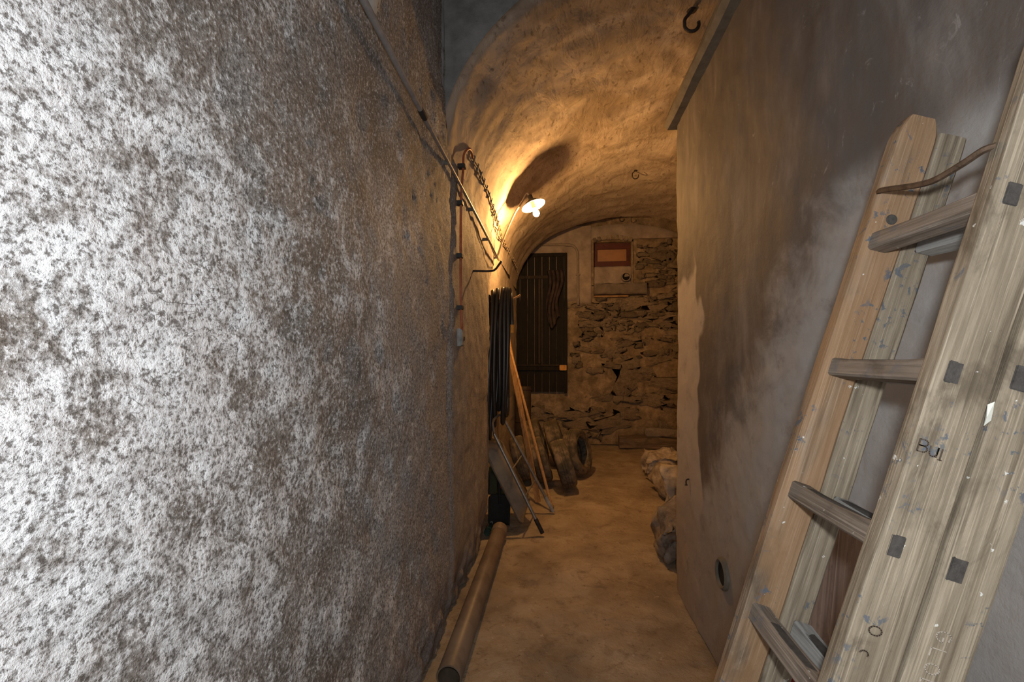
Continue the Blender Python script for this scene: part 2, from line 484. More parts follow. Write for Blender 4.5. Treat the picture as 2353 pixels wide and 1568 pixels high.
def struct(o, label=None, cat=None):
    o['kind'] = 'structure'
    if label: o['label'] = label
    if cat: o['category'] = cat
    return o

def curve(pts, n=8):
    """Catmull-Rom through the points"""
    P = [Vector(p) for p in pts]
    P = [P[0] * 2 - P[1]] + P + [P[-1] * 2 - P[-2]]
    out = []
    for i in range(1, len(P) - 2):
        for k in range(n):
            t = k / n
            a, b, c, d = P[i - 1], P[i], P[i + 1], P[i + 2]
            out.append(0.5 * ((2 * b) + (c - a) * t + (2 * a - 5 * b + 4 * c - d) * t * t + (3 * b - a - 3 * c + d) * t ** 3))
    out.append(P[-2].copy())
    return out

def rock(name, mat, sx, sy, sz, seed, parent=None, cuts=3, rough=0.09):
    """squarish rough stone, base at z = 0"""
    bm = bmesh.new()
    bmesh.ops.create_cube(bm, size=1)
    bmesh.ops.subdivide_edges(bm, edges=bm.edges, cuts=cuts, use_grid_fill=True)
    co = np.array([v.co[:] for v in bm.verts])
    L = np.linalg.norm(co, axis=1, keepdims=True)
    co = co * (1 - 0.38 * np.clip(L - 0.5, 0, 1))
    w = co * np.array([[sx, sy, sz]])
    d = np.stack([fbm(w + 31 * seed, 5.5, 4, seed + q) for q in range(3)], -1)
    w = w + d * rough * min(sx, sy, sz)
    w[:, 2] -= w[:, 2].min()
    for v, p in zip(bm.verts, w): v.co = p
    me = bpy.data.meshes.new(name); bm.to_mesh(me); bm.free()
    me.materials.append(M[mat])
    me.polygons.foreach_set('use_smooth', [True] * len(me.polygons))
    return link(name, me, parent)

# ================================================================== THE SETTING
def left_x(Y, Z):
    """inner face of the near left wall"""
    p = np.stack([0 * Y, Y, Z], -1)
    x = -0.58 + 0.012 * fbm(p, 1.7, 3, 3) + 0.0045 * fbm(p, 11, 3, 9) + 0.0018 * fbm(p, 42, 2, 21)
    x = x - 0.02 * np.exp(-((Y - 2.40 - 0.02 * np.sin(Z * 3)) / 0.035) ** 2)          # vertical groove in the plaster
    foot = sstep(0.34, 0.04, Z)
    x = x - 0.03 * foot + 0.03 * foot * fbm(p, 9, 4, 33)                             # crumbling foot
    return x

def yend(Z): return 3.69 + 0.48 * sstep(1.95, 2.42, Z) + 0.012 * np.sin(Z * 9)

VX, VZ = 1.0, 2.47
def vrx(Y): return 1.58 + 0.09 * np.clip((Y - 2.25) / 4.83, 0, 1)
def vault_pt(Y, t, off=0.0):
    rx = vrx(Y)
    return np.stack([VX - (rx + off) * np.cos(t), Y + 0 * t, VZ + (1.10 + off) * np.sin(t)], -1)

# left wall -------------------------------------------------------------
mb = MB()
ys = np.concatenate([np.arange(-2.6, 0.2, 0.06), np.arange(0.2, 2.25, 0.014), [2.25]])
zs = np.concatenate([np.arange(0, 3.0, 0.016), np.arange(3.0, 4.21, 0.06)])
Yg, Zg = np.meshgrid(ys, zs, indexing='ij')
mb.grid(np.stack([left_x(Yg, Zg), Yg, Zg], -1))
us = np.linspace(0, 1, 110); zs2 = np.concatenate([np.arange(0, 2.5, 0.016), [2.52]])
Ug, Zg = np.meshgrid(us, zs2, indexing='ij')
Yg = 2.25 + Ug * (yend(Zg) - 2.25)
mb.grid(np.stack([left_x(Yg, Zg), Yg, Zg], -1))
ks = np.linspace(0, 1, 14)                                                            # rounded return at the corner
Kg, Zg = np.meshgrid(ks, zs2, indexing='ij')
Ye = yend(Zg)
ang = Kg * PI / 2
mb.grid(np.stack([left_x(Ye, Zg) - 0.05 * (1 - np.cos(ang)) - np.where(Kg > .93, .2, 0), Ye + 0.05 * np.sin(ang), Zg], -1))
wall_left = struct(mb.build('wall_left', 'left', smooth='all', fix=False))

# a scrap of paler render high on the left wall
mb = MB()
yy = np.linspace(1.05, 1.46, 22); kk = np.linspace(0, 1, 12)
Yg, Kg = np.meshgrid(yy, kk, indexing='ij')
Zb = 2.495 + 1.9 * np.clip(Yg - 1.375, 0, 1) + 0.35 * np.clip(1.36 - Yg, 0, 1) + 0.006 * np.sin(Yg * 60)
Zg = Zb + Kg * (3.1 - Zb)
edge = sstep(0, 0.12, Kg) * sstep(1.46, 1.44, Yg)
P = np.stack([left_x(Yg, Zg) + 0.001 + 0.006 * edge, Yg, Zg], -1)
mb.grid(P)
mb.build('plaster_patch', 'pale_patch', wall_left, smooth='all', fix=False)

# left wall of the vaulted room, set back behind the corner ---------------
ys = np.linspace(3.55, 7.10, 130); zs = np.linspace(0, 2.52, 110)
Yg, Zg = np.meshgrid(ys, zs, indexing='ij')
p = np.stack([0 * Yg, Yg, Zg], -1)
lowx = -0.80 + 0.13 * np.clip((Yg - 3.6) / 3.48, 0, 1)
X = lowx + (VX - vrx(Yg) - lowx) * sstep(1.25, 2.45, Zg) + 0.012 * fbm(p, 3, 4, 5) * sstep(2.5, 2.2, Zg)
mb = MB().grid(np.stack([X, Yg, Zg], -1))
mb.add([(-0.67, 7.10, 0), (-0.67, 7.10, 2.5), (-1.05, 7.10, 2.5), (-1.05, 7.10, 0)], [(0, 1, 2, 3)])
struct(mb.build('wall_left_rear', 'vault', smooth='all', fix=False))

# barrel vault -----------------------------------------------------------
mb = MB()
ys = np.linspace(2.25, 7.08, 200); ts = np.linspace(0, PI, 150)
Yg, Tg = np.meshgrid(ys, ts, indexing='ij')
p0 = vault_pt(Yg, Tg)
off = 0.022 * fbm(p0, 1.6, 3, 41) + 0.007 * fbm(p0, 7, 4, 44)
edge = np.exp(-((Yg - 2.25) / 0.05) ** 2) + np.exp(-((Yg - 7.08) / 0.05) ** 2)
off = off + 0.03 * edge
mb.grid(vault_pt(Yg, Tg, off))
# the deeper arch against the end wall
ts = np.linspace(0, PI, 60)
ys = np.array([7.08, 7.08, 7.72])
Yg, Tg = np.meshgrid(ys, ts, indexing='ij')
mb.grid(vault_pt(Yg, Tg, np.array([0.03, 0.3, 0.3])[:, None] + 0 * Tg))
struct(mb.build('ceiling_vault', 'vault', smooth='all', fix=False))

# face above the mouth of the vault --------------------------------------
ts = np.linspace(0, PI, 120); ks = np.linspace(0, 1, 40)
Tg, Kg = np.meshgrid(ts, ks, indexing='ij')
p0 = vault_pt(2.25 + 0 * Tg, Tg, 0.02)
Zt = p0[..., 2] + Kg * (4.25 - p0[..., 2])
p = np.stack([p0[..., 0], 0 * Zt, Zt], -1)
Yf = 2.243 + 0.015 * fbm(p, 5, 4, 77) * sstep(0, .15, Kg)
mb = MB().grid(np.stack([p0[..., 0], Yf, Zt], -1))
mb.box(0.9, 2.75, 2.2, 2.25, 0, 2.5)
mb.box(-0.70, -0.575, 2.2, 2.3, 2.45, 4.25)
struct(mb.build('wall_arch', 'arch', smooth='all', fix=False))

# right partition wall ---------------------------------------------------
def right_x(Y, Z):
    p = np.stack([0 * Y, Y, Z], -1)
    return 0.735 + 0.125 * sstep(1.75, 0.75, Y) + 0.009 * fbm(p, 2.2, 3, 61) + 0.0025 * fbm(p, 14, 3, 63)
mb = MB()
ys = np.concatenate([np.arange(-2.6, 0.3, 0.08), np.arange(0.3, 2.96, 0.02)]); zs = np.linspace(0, 2.90, 150)
Yg, Zg = np.meshgrid(ys, zs, indexing='ij')
mb.grid(np.stack([right_x(Yg, Zg), Yg, Zg], -1))
ks = np.linspace(0, 1, 10)
Kg, Zg = np.meshgrid(ks, zs, indexing='ij')
x0 = right_x(ys[-1] + 0 * Zg, Zg)
mb.grid(np.stack([x0 + 0.02 * (1 - np.cos(Kg * PI / 2)) + np.where(Kg > .95, .13, 0), ys[-1] + 0.025 * np.sin(Kg * PI / 2), Zg], -1))
mb.add([(0.89, 2.98, 0), (0.89, 2.98, 2.9), (0.95, -2.6, 2.9), (0.95, -2.6, 0)], [(0, 1, 2, 3)])
struct(mb.build('wall_right', 'right', smooth='all', fix=False))
mb = MB()
yc = np.linspace(-2.6, 3.0, 40)
prof = [(0.672, 2.955), (0.668, 2.925), (0.69, 2.90), (0.99, 2.90), (0.99, 2.96)]
P = np.array([[(px + 0.125 * float(sstep(1.75, 0.75, y)) + 0.003 * math.sin(y * 9 + k), y, pz) for k, (px, pz) in enumerate(prof + prof[:1])] for y in yc])
mb.grid(P)
mb.add([tuple(P[-1][k]) for k in range(5)], [(0, 1, 2, 3, 4)])
struct(mb.build('trim_1', 'cap', smooth=False))

# closing walls and ceiling, floor ----------------------------------------
struct(MB().box(2.58, 2.75, 2.2, 7.9, 0, 2.6).build('wall_right_rear', 'vault', smooth=False))
struct(MB().box(2.6, 2.75, -2.65, 2.2, 0, 4.25).build('wall_right_outer', 'arch', smooth=False))
# unseen wall behind the photographer, with an opening added for the fill light
struct(MB().box(-0.7, -0.45, -2.75, -2.6, 0, 4.25).box(0.65, 2.75, -2.75, -2.6, 0, 4.25).box(-0.45, 0.65, -2.75, -2.6, 2.85, 4.25).box(-0.45, 0.65, -2.75, -2.6, 0, 0.95).build('wall_behind', 'arch', smooth=False))
struct(MB().box(-0.7, 2.75, -2.7, 2.3, 4.2, 4.3).build('ceiling', 'arch', smooth=False))
ys = np.concatenate([np.arange(-2.7, 1.2, 0.1), np.arange(1.2, 7.8, 0.03)]); xs = np.arange(-1.1, 2.76, 0.035)
Xg, Yg = np.meshgrid(xs, ys, indexing='ij')
p = np.stack([Xg, Yg, 0 * Xg], -1)
Zg = 0.012 * fbm(p, 2.2, 4, 81) + 0.003 * fbm(p, 14, 3, 83) - 0.012
struct(MB().grid(np.stack([Xg, Yg, Zg], -1)).build('floor', 'floor', smooth='all', fix=False))

# end wall with the window niche, rubble stones ----------------------------
EY = 7.60
xs = sorted(set([round(v, 3) for v in np.arange(-1.05, 2.76, 0.035)] + [0.55, 1.18, 1.19, 0.56]))
zs = sorted(set([round(v, 3) for v in np.arange(0, 3.95, 0.035)] + [2.64, 3.345, 2.65, 3.335]))
Xg, Zg = np.meshgrid(np.array(xs), np.array(zs), indexing='ij')
p = np.stack([Xg, 0 * Xg, Zg], -1)
Yg = EY - 0.02 * fbm(p, 2.5, 3, 91) - 0.016 * fbm(p, 10, 4, 95) + 0.02
mb = MB()
a, b = Xg.shape
mb.v = [tuple(q) for q in np.stack([Xg, Yg, Zg], -1).reshape(-1, 3)]
for i in range(a - 1):
    for j in range(b - 1):
        cx = (xs[i] + xs[i + 1]) / 2; cz = (zs[j] + zs[j + 1]) / 2
        if 0.55 < cx < 1.18 and 2.64 < cz < 3.345: continue
        mb.f.append((i * b + j, (i + 1) * b + j, (i + 1) * b + j + 1, i * b + j + 1))
wall_end = struct(mb.build('wall_end', 'rubble', smooth='all', fix=False))

# smooth render around the dark door
mb = MB()
xs = np.linspace(-1.0, 0.55, 60); zs = np.linspace(2.30, 3.60, 50)
Xg, Zg = np.meshgrid(xs, zs, indexing='ij')
p = np.stack([Xg, 0 * Xg, Zg], -1)
bot = sstep(2.30, 2.42, Zg + 0.06 * fbm(p, 6, 3, 14))
Yg = EY + 0.03 - 0.075 * bot - 0.006 * fbm(p, 5, 3, 12) * bot
Yg[-1, :] = EY + 0.06
mb.grid(np.stack([Xg, Yg, Zg], -1))
mb.build('plaster_patch', 'plaster', wall_end, smooth='all', fix=False)
# render band following the arch above the window
mb = MB()
ts = np.linspace(0.25 * PI, 0.75 * PI, 60); ks = np.linspace(0, 1, 10)
Tg, Kg = np.meshgrid(ts, ks, indexing='ij')
q = vault_pt(7.6 + 0 * Tg, Tg, 0.05 - 0.30 * Kg)
q[..., 1] = EY - 0.012 - 0.03 * np.sin(np.clip(Kg, 0, 1) * PI) ** 0.5 + np.where(Kg > .99, .05, 0)
q[..., 2] = np.maximum(q[..., 2], 3.37)
mb.grid(q)
mb.build('plaster_band', 'plaster', wall_end, smooth='all', fix=False)

# lining of the window niche: masonry below, dark reveal around
mb = MB()
mb.box(0.53, 0.56, EY - 0.05, EY + 0.3, 2.62, 3.36)
mb.box(1.17, 1.20, EY, EY + 0.3, 2.62, 3.36)
mb.box(0.53, 1.20, EY, EY + 0.3, 3.335, 3.365)
mb.build('niche_reveal', 'rubble', wall_end, smooth=False)
xs = np.linspace(0.55, 1.18, 34); zs = np.linspace(2.62, 2.965, 20)
Xg, Zg = np.meshgrid(xs, zs, indexing='ij')
p = np.stack([Xg, 0 * Xg, Zg], -1)
top = 2.94 + 0.02 * np.sin(Xg * 9)
Yg = EY + 0.035 - 0.02 * fbm(p, 6, 4, 22) + 0.12 * sstep(0.03, 0.0, 2.965 - Zg)
mb = MB().grid(np.stack([Xg, Yg, np.minimum(Zg, top + 0.02)], -1))
mb.build('niche_masonry', 'plaster', wall_end, smooth='all', fix=False)
# three courses of flat brick over the window head
for k in range(9):
    ang = (k - 4) * 0.045
    MB().box(-0.031, 0.031, -0.04, 0.06, 0, 0.075, Matrix.Translation((0.865 + (k - 4) * 0.070, EY - 0.01, 3.365 - 0.0025 * (k - 4) ** 2)) @ Matrix.Rotation(ang, 4, 'Y')).build('brick', 'stone', wall_end, smooth=True, bevel=0.008)

random.seed(21)
cnt = 0
z = 0.04
shapes = []
for k in range(14):
    o = rock('stone', 'stone', 1, 0.5, 0.8, 200 + k, None, 2, 0.62)
    shapes.append(o.data); bpy.data.objects.remove(o)
while z < 3.22:
    big = z < 1.0
    rowh = random.uniform(0.13, 0.2) if big else random.uniform(0.055, 0.115)
    x = -0.6 + random.random() * 0.3
    while x < 1.98:
        h = rowh * random.uniform(0.55, 1.35)
        w = h * random.uniform(0.9, 3.4)
        if random.random() < 0.12: h *= 1.5
        cx = x + w / 2
        zz = z + random.uniform(-0.35, 0.35) * rowh
        ok = zz > 0.02
        if zz + h > 2.36 and cx - w / 2 < 0.57: ok = False
        if zz + h > 0.80 and cx - w / 2 < 0.17: ok = False
        if zz + h > 2.42 and zz < 3.45 and 0.5 - w / 2 < cx < 1.22 + w / 2: ok = False
        if zz + h > 2.42 and zz < 2.66 and cx - w / 2 < 1.42: ok = False
        if ok and random.random() < (0.9 if z > 1.9 else 0.62) and cnt < 295:
            st_ = link('stone', random.choice(shapes), wall_end)
            st_.location = (cx, EY + random.uniform(-0.006, 0.034), zz)
            st_.scale = (w * 1.06, 0.085, h * 1.2)
            st_.rotation_euler = (random.uniform(-.15, .15), random.uniform(-0.2, 0.2), random.choice([0, PI]) + random.uniform(-.2, .2))
            cnt += 1
        x += w + random.uniform(-0.01, 0.05)
    z += rowh * 0.95

# window, door --------------------------------------------------------------
w = link('window_1', None); struct(w); w.location = (0.865, EY + 0.10, 2.95)
def frame_box(parent, name, mat, x0, x1, y0, y1, z0, z1, bev=0.006): return MB().box(x0, x1, y0, y1, z0, z1).build(name, mat, parent, smooth=True, bevel=bev)
frame_box(w, 'frame', 'redframe', -0.31, 0.31, -0.02, 0.05, 0.00, 0.085)
frame_box(w, 'frame', 'redframe', -0.31, 0.31, -0.02, 0.05, 0.285, 0.39)
frame_box(w, 'frame', 'redframe', -0.31, -0.235, -0.02, 0.05, 0.085, 0.285)
frame_box(w, 'frame', 'redframe', 0.245, 0.31, -0.02, 0.05, 0.085, 0.285)
frame_box(w, 'pane', 'pane', -0.235, 0.245, 0.02, 0.03, 0.085, 0.285, 0)
mb = MB()
xs = np.linspace(0.565, 1.40, 22)
prof = [(-0.11, 2.635), (-0.115, 2.485), (-0.10, 2.465), (0.03, 2.455), (0.03, 2.66)]
P = np.array([[(x, EY + py + 0.004 * math.sin(x * 31 + k), pz + 0.004 * math.sin(x * 23 + 2 * k)) for k, (py, pz) in enumerate(prof + prof[:1])] for x in xs])
mb.grid(P)
mb.add([tuple(P[-1][k]) for k in range(5)], [(0, 1, 2, 3, 4)]); mb.add([tuple(P[0][k]) for k in range(5)], [(4, 3, 2, 1, 0)])
struct(mb.build('trim_2', 'concrete', smooth=False))
struct(MB().box(0.57, 1.12, EY - 0.05, EY + 0.02, 2.425, 2.452).build('trim_3', 'stick', smooth=True, bevel=0.004))

d = link('door_1', None); struct(d); d.location = (-0.29, EY - 0.06, 0.85)
X0, X1, H = -0.55, 0.42, 2.31
for k in range(7):
    a = X0 + 0.07 + k * (X1 - X0 - 0.12) / 7
    frame_box(d, 'plank', 'door', a + 0.003, a + (X1 - X0 - 0.12) / 7 - 0.003, 0.0, 0.03, 0.02, H - 0.05, 0.004)
frame_box(d, 'stile', 'door', X0, X0 + 0.07, -0.02, 0.05, 0, H)
frame_box(d, 'stile', 'door', X1 - 0.05, X1, -0.02, 0.05, 0, H)
frame_box(d, 'stile', 'doorlit', -0.06, -0.01, -0.012, 0.0, 0.48, H - 0.42)
frame_box(d, 'rail', 'door', X0 + 0.07, X1 - 0.05, -0.02, 0.05, H - 0.06, H)
frame_box(d, 'rail', 'doorlit', X0 + 0.07, X1 - 0.07, -0.02, 0.0, H - 0.42, H - 0.37)
frame_box(d, 'rail', 'doorlit', X0 + 0.07, X1 - 0.13, -0.05, 0.0, 0.445, 0.47)
frame_box(d, 'rail', 'door', X0 + 0.07, X1 - 0.05, -0.035, 0.0, 0.37, 0.445)
frame_box(d, 'latch_plate', 'yellow', X1 - 0.125, X1 - 0.01, -0.05, -0.02, 0.375, 0.465)
mb = MB()
us = np.linspace(0, 1, 20); vs = np.linspace(0, 1, 30)
Ug, Vg = np.meshgrid(us, vs, indexing='ij')
Xc = 0.10 + Ug * (0.24 - 0.06 * Vg) + 0.03 * np.sin(Vg * 7)
Yc = EY - 0.12 - 0.03 * np.sin(Ug * 22 + Vg * 2) - 0.03 * Vg * (1 - Vg)
Zc = 2.86 - Vg * (0.85 + 0.1 * np.sin(Ug * 5))
mb.grid(np.stack([Xc - 0.29, Yc, Zc], -1))
cl = mb.build('hanging_cloth', 'cloth', smooth='all', fix=False)
sol = cl.modifiers.new('thickness', 'SOLIDIFY'); sol.thickness = 0.012
tag(cl, 'dark crumpled cloth hanging on the tall dark door', 'cloth')

# ================================================================== OBJECTS
# folding ladder against the right wall ------------------------------------
PH = math.atan(0.302)
lad = thing('folding_ladder', 'weathered wooden folding ladder with paint spots leaning on the right wall', 'ladder', (0.082, 0, 0))
# local frame: x = along the wall (world y), y = into the wall (n), z = up the stile (s)
mloc = Matrix(((0, math.cos(PH), math.sin(PH), 0.082), (1, 0, 0, 0), (0, -math.sin(PH), math.cos(PH), 0), (0, 0, 0, 1)))
lad.matrix_world = mloc

def stile(y0, y1, n0, n1, s0, s1, mat, seed, head=0.0):
    """worn plank with eased edges: ring profile swept along s"""
    ss = np.concatenate([np.linspace(s0, s1 - 0.05, 70), np.linspace(s1 - 0.045, s1, 6)])
    r = 0.0055
    prof = [(y0 + r, n0), (y1 - r, n0), (y1 - r * .3, n0 + r * .3), (y1, n0 + r), (y1, n1 - r), (y1 - r, n1), (y0 + r, n1), (y0, n1 - r), (y0, (n0 + n1) / 2), (y0, n0 + 2 * r), (y0 + r * .3, n0 + r * .35)]
    cy, cn = (y0 + y1) / 2, (n0 + n1) / 2
    P = np.zeros((len(ss), len(prof) + 1, 3))
    for i, s in enumerate(ss):
        k = 1 - head * max(0, (s - (s1 - 0.05)) / 0.05) ** 2
        for j, (a, b) in enumerate(prof + prof[:1]):
            P[i, j] = (cy + (a - cy) * (0.6 + .4 * k), cn + (b - cn) * k, s)
    nz = fbm(np.stack([P[..., 0] * 20, P[..., 1] * 20, P[..., 2] * 6], -1), 1.0, 3, seed)
    bow = 0.004 * np.sin((P[..., 2]) * 2.1 + seed)
    P[..., 1] += bow + 0.0016 * nz
    P[..., 0] += 0.0010 * fbm(np.stack([P[..., 1] * 30, P[..., 0] * 30, P[..., 2] * 5], -1), 1.0, 3, seed + 5)
    P[:, -1] = P[:, 0]
    mb = MB().grid(P)
    o = len(prof)
    mb.add([tuple(q) for q in P[0, :-1]], [tuple(range(o))]); mb.add([tuple(q) for q in P[-1, :-1]], [tuple(range(o))])
    return mb.build('stile', mat, lad, smooth=True)
YL0, YL1, YR0, YR1 = 0.944, 0.979, 0.683, 0.718
sAL = stile(YL0, YL1, 0.0, 0.070, 0.023, 2.005, 'wood_l', 2, 0.35)
sAR = stile(YR0, YR1, 0.0, 0.078, 0.023, 2.03, 'wood_a', 5, 0.3)
sBL = stile(YL0 + 0.006, YL1 + 0.004, 0.073, 0.128, 0.042, 1.985, 'wood_a', 8, 0.05)
sBR = stile(YR0 - 0.002, YR1 - 0.002, 0.084, 0.160, 0.048, 2.02, 'wood_a', 11, 0.3)

def rung(s, n0, n1, hgt, mat, seed, tn0, tn1, th, yr0, tilt=0.0):
    mb = MB()
    xs = np.linspace(YR1 - 0.002, YL0 + 0.002, 24)
    r = 0.004
    prof = [(n0 + r, -hgt / 2), (n1 - r, -hgt / 2), (n1, -hgt / 2 + r), (n1, hgt / 2 - r), (n1 - r, hgt / 2), (n0 + r, hgt / 2), (n0, hgt / 2 - r), (n0, -hgt / 2 + r)]
    P = np.array([[(x, a, s + b) for a, b in prof + prof[:1]] for x in xs])
    q = fbm(np.stack([P[..., 0] * 7, P[..., 1] * 30, P[..., 2] * 30], -1), 1.0, 3, seed)
    wear = 0.004 * np.sin((P[..., 0] - YR1) / (YL0 - YR1) * PI) * (P[..., 2] > s)
    P[..., 2] += 0.0018 * q - wear
    P[:, -1] = P[:, 0]
    mb.grid(P)
    ro = mb.build('rung', mat, lad, smooth=True)
    MB().box(yr0 - 0.0012, YL1 + 0.001, tn0, tn1, s - th / 2, s + th / 2).build('tenon', 'tenon', ro, smooth=True, bevel=0.0012)
    return ro
for k, s in enumerate([1.752, 1.499, 1.247, 0.992, 0.738, 0.484, 0.23]):
    rung(s, 0.008, 0.044, 0.036, 'wood_r', 300 + k, 0.014, 0.033, 0.031, YR0)
for k, s in enumerate([1.77, 1.515, 1.253, 0.995, 0.74, 0.485, 0.23]):
    rung(s - 0.012 * (k > 1), 0.092, 0.128, 0.036, 'wood_g', 330 + k, 0.094, 0.115, 0.034, YR0 - 0.002)
# curved iron hinge rod
pts = curve([(YL0 + 0.012, 0.004, 1.849), (YL0 - 0.002, -0.004, 1.846), (0.916, -0.006, 1.839), (0.872, -0.006, 1.826), (0.832, -0.006, 1.815), (0.794, -0.006, 1.809), (0.746, -0.006, 1.815), (0.72, -0.004, 1.823), (YR1 - 0.008, 0.004, 1.827)], 5)
MB().tube(pts, [0.0052] * len(pts), 6).build('hinge_rod', 'rust', lad, smooth=True)
MB().tube([(YL0 + 0.002, 0.034, 1.80), (YL0 - 0.0015, 0.034, 1.80)], [0.011, 0.009], 14).build('knot', 'tenon', sAL, smooth=True)

# letters stamped into the stiles, drawn as thin strokes
def strokes(name, segs, cn, cs, size, rot, face_y, parent, mat, wd):
    mb = MB()
    cr, sr = math.cos(rot), math.sin(rot)
    for seg in segs:
        pts = [Vector((cn + size * (a * cr - b * sr), cs + size * (a * sr + b * cr))) for a, b in seg]
        for p, q in zip(pts[:-1], pts[1:]):
            dv = (q - p).normalized(); nv = Vector((-dv.y, dv.x)) * wd / 2
            p2, q2 = p - dv * wd * .3, q + dv * wd * .3
            c4 = [p2 + nv, p2 - nv, q2 - nv, q2 + nv]
            vs = [(face_y - 0.0006, c.x, c.y) for c in c4] + [(face_y + 0.002, c.x, c.y) for c in c4]
            mb.add(vs, [(0, 1, 2, 3), (0, 4, 5, 1), (1, 5, 6, 2), (2, 6, 7, 3), (3, 7, 4, 0)])
    return mb.build(name, mat, parent, smooth=False)
def arc(cx, cy, rx, ry, a0, a1, n=10): return [(cx + rx * math.cos(a0 + (a1 - a0) * k / n), cy + ry * math.sin(a0 + (a1 - a0) * k / n)) for k in range(n + 1)]
G_ = {
 'B': [[(-.35, -.5), (-.35, .5)], [(-.35, .5)] + arc(0, .25, .3, .25, PI / 2, -PI / 2, 6) + [(-.35, 0)], [(-.35, 0)] + arc(.05, -.25, .3, .25, PI / 2, -PI / 2, 6) + [(-.35, -.5)]],
 'U': [[(-.3, .3)] + arc(0, -.2, .3, .3, PI, 2 * PI, 6) + [(.3, .3), (.3, -.5)]],
 'I': [[(0, .4), (0, -.5)], [(-.12, -.5), (.12, -.5)]],
 'O': [arc(0, 0, .38, .5, 0, 2 * PI, 14)],
 'G': [arc(0, 0, .38, .5, .9, 2 * PI - .2, 12) + [(.38, 0), (.05, 0)]],
 'L': [[(-.3, .5), (-.3, -.5), (.3, -.5)]],
 'D': [[(-.35, .5), (-.35, -.5)], [(-.35, .5)] + arc(-.05, 0, .4, .5, PI / 2, -PI / 2, 8) + [(-.35, -.5)]],
 'C': [arc(0, 0, .36, .42, 1.2, 2 * PI - 1.8, 8)],
}
for ch, n_, s_ in [('B', 0.016, 1.391), ('U', 0.0305, 1.389), ('I', 0.041, 1.387)]:
    strokes('letter', G_[ch], n_, s_, 0.017, 0.0, YR0 - 0.0004, sAR, 'dark_ink', 0.0014)
for ch, n_, s_, sz in [('O', 0.032, 1.125, 0.017), ('C', 0.027, 1.089, 0.014)]:
    strokes('letter', G_[ch], n_, s_, sz, -PI / 2, YR0 - 0.0004, sAR, 'dark_ink', 0.0016)
for ch, n_, s_ in [('G', 0.114, 1.148), ('L', 0.113, 1.124), ('O', 0.113, 1.101), ('D', 0.113, 1.078)]:
    strokes('letter', G_[ch], n_, s_, 0.019, -PI / 2, YR0 - 0.0030, sBR, 'pale_ink', 0.0013)
MB().add([(YR0 + 0.002, 0.078, 1.470), (YR0 - 0.001, 0.083, 1.476), (YR0 - 0.001, 0.086, 1.450), (YR0 + 0.001, 0.081, 1.440), (YR0 - 0.003, 0.078, 1.452), (YR0 + 0.004, 0.082, 1.458)], [(0, 1, 4), (1, 2, 4), (2, 3, 4), (3, 0, 4), (0, 5, 1), (1, 5, 2), (2, 5, 3), (3, 5, 0)]).build('paint_flake', 'flake', sAR, smooth=False)

# board and red panel standing behind the ladder
bo = MB().box(-0.11, 0.11, -0.012, 0.012, 0, 1.02).build('loose_board', 'board', smooth=True, bevel=0.003)
bo.matrix_world = Matrix.Translation((0.685, 1.33, 0)) @ Matrix.Rotation(0.055, 4, 'Y') @ Matrix.Rotation(0.06, 4, 'X') @ Matrix.Rotation(PI / 2, 4, 'Z')
tag(bo, 'pale bare wooden board standing behind the ladder against the right wall', 'board')
rb = MB().box(-0.12, 0.12, -0.01, 0.01, 0, 0.86).build('red_panel', 'darkred', smooth=True, bevel=0.003)
rb.matrix_world = Matrix.Translation((0.675, 1.56, 0)) @ Matrix.Rotation(0.06, 4, 'Y') @ Matrix.Rotation(0.05, 4, 'X') @ Matrix.Rotation(PI / 2, 4, 'Z')
tag(rb, 'dark red panel mostly hidden behind the pale board and ladder', 'panel')

# wall sleeve and nail on the partition
sl = thing('wall_sleeve', 'round dark pipe sleeve low in the right wall beside the ladder', 'pipe sleeve', (0.735, 2.14, 0.47))
mt = Matrix.Rotation(-PI / 2, 4, 'Y')
MB().lathe([(0.052, -0.04), (0.052, 0.012), (0.060, 0.016), (0.070, 0.008), (0.073, -0.04)], 28, mt).build('rim', 'cap', sl)
MB().lathe([(0.0005, 0.004), (0.054, 0.004)], 28, mt).build('opening', 'dark', sl)
nl = thing('wall_nail', 'small bent nail in the middle of the right wall', 'nail', (0.735, 2.684, 0.75))
MB().tube(curve([(0.02, 0, 0), (-0.008, 0, 0.0), (-0.016, -0.004, -0.010), (-0.016, -0.006, -0.03)], 4), 0.004, 6).build('shank', 'iron', nl)
MB().lathe([(0.0005, -0.002), (0.008, -0.002), (0.008, 0.002), (0.0005, 0.002)], 10, Matrix.Translation((-0.016, -0.006, -0.03))).build('head', 'iron', nl)

# vault hooks
def vhook(loc, pts, r, label):
    h = thing('ceiling_hook', label, 'hook', loc, group='iron hooks in the vault')
    MB().tube(curve(pts, 6), r, 8).build('hook', 'iron', h)
    MB().lathe([(0.0005, 0.012), (r * 2.4, 0.008), (r * 2.8, -0.006), (0.0005, -0.008)], 12).build('collar', 'iron', h)
    return h
def hookpts(R, drop, y=0.0):
    return [(0, 0, 0.06), (0, 0, 0), (-R * .9, 0, -drop)] + [(R * math.cos(a), y, -drop - R * .9 + R * math.sin(a)) for a in np.linspace(PI * .95, 2 * PI + .35, 9)]
vhook((0.80, 2.86, 3.555), hookpts(0.042, 0.05), 0.0105, 'thick round iron hook in the vault near the partition top')
vhook((0.86, 5.28, 3.565), hookpts(0.035, 0.03) , 0.006, 'small iron hook midway along the vault crown')
vhook((0.94, 6.98, 3.575), hookpts(0.032, 0.03), 0.008, 'iron hook at the far edge of the vault above the window')

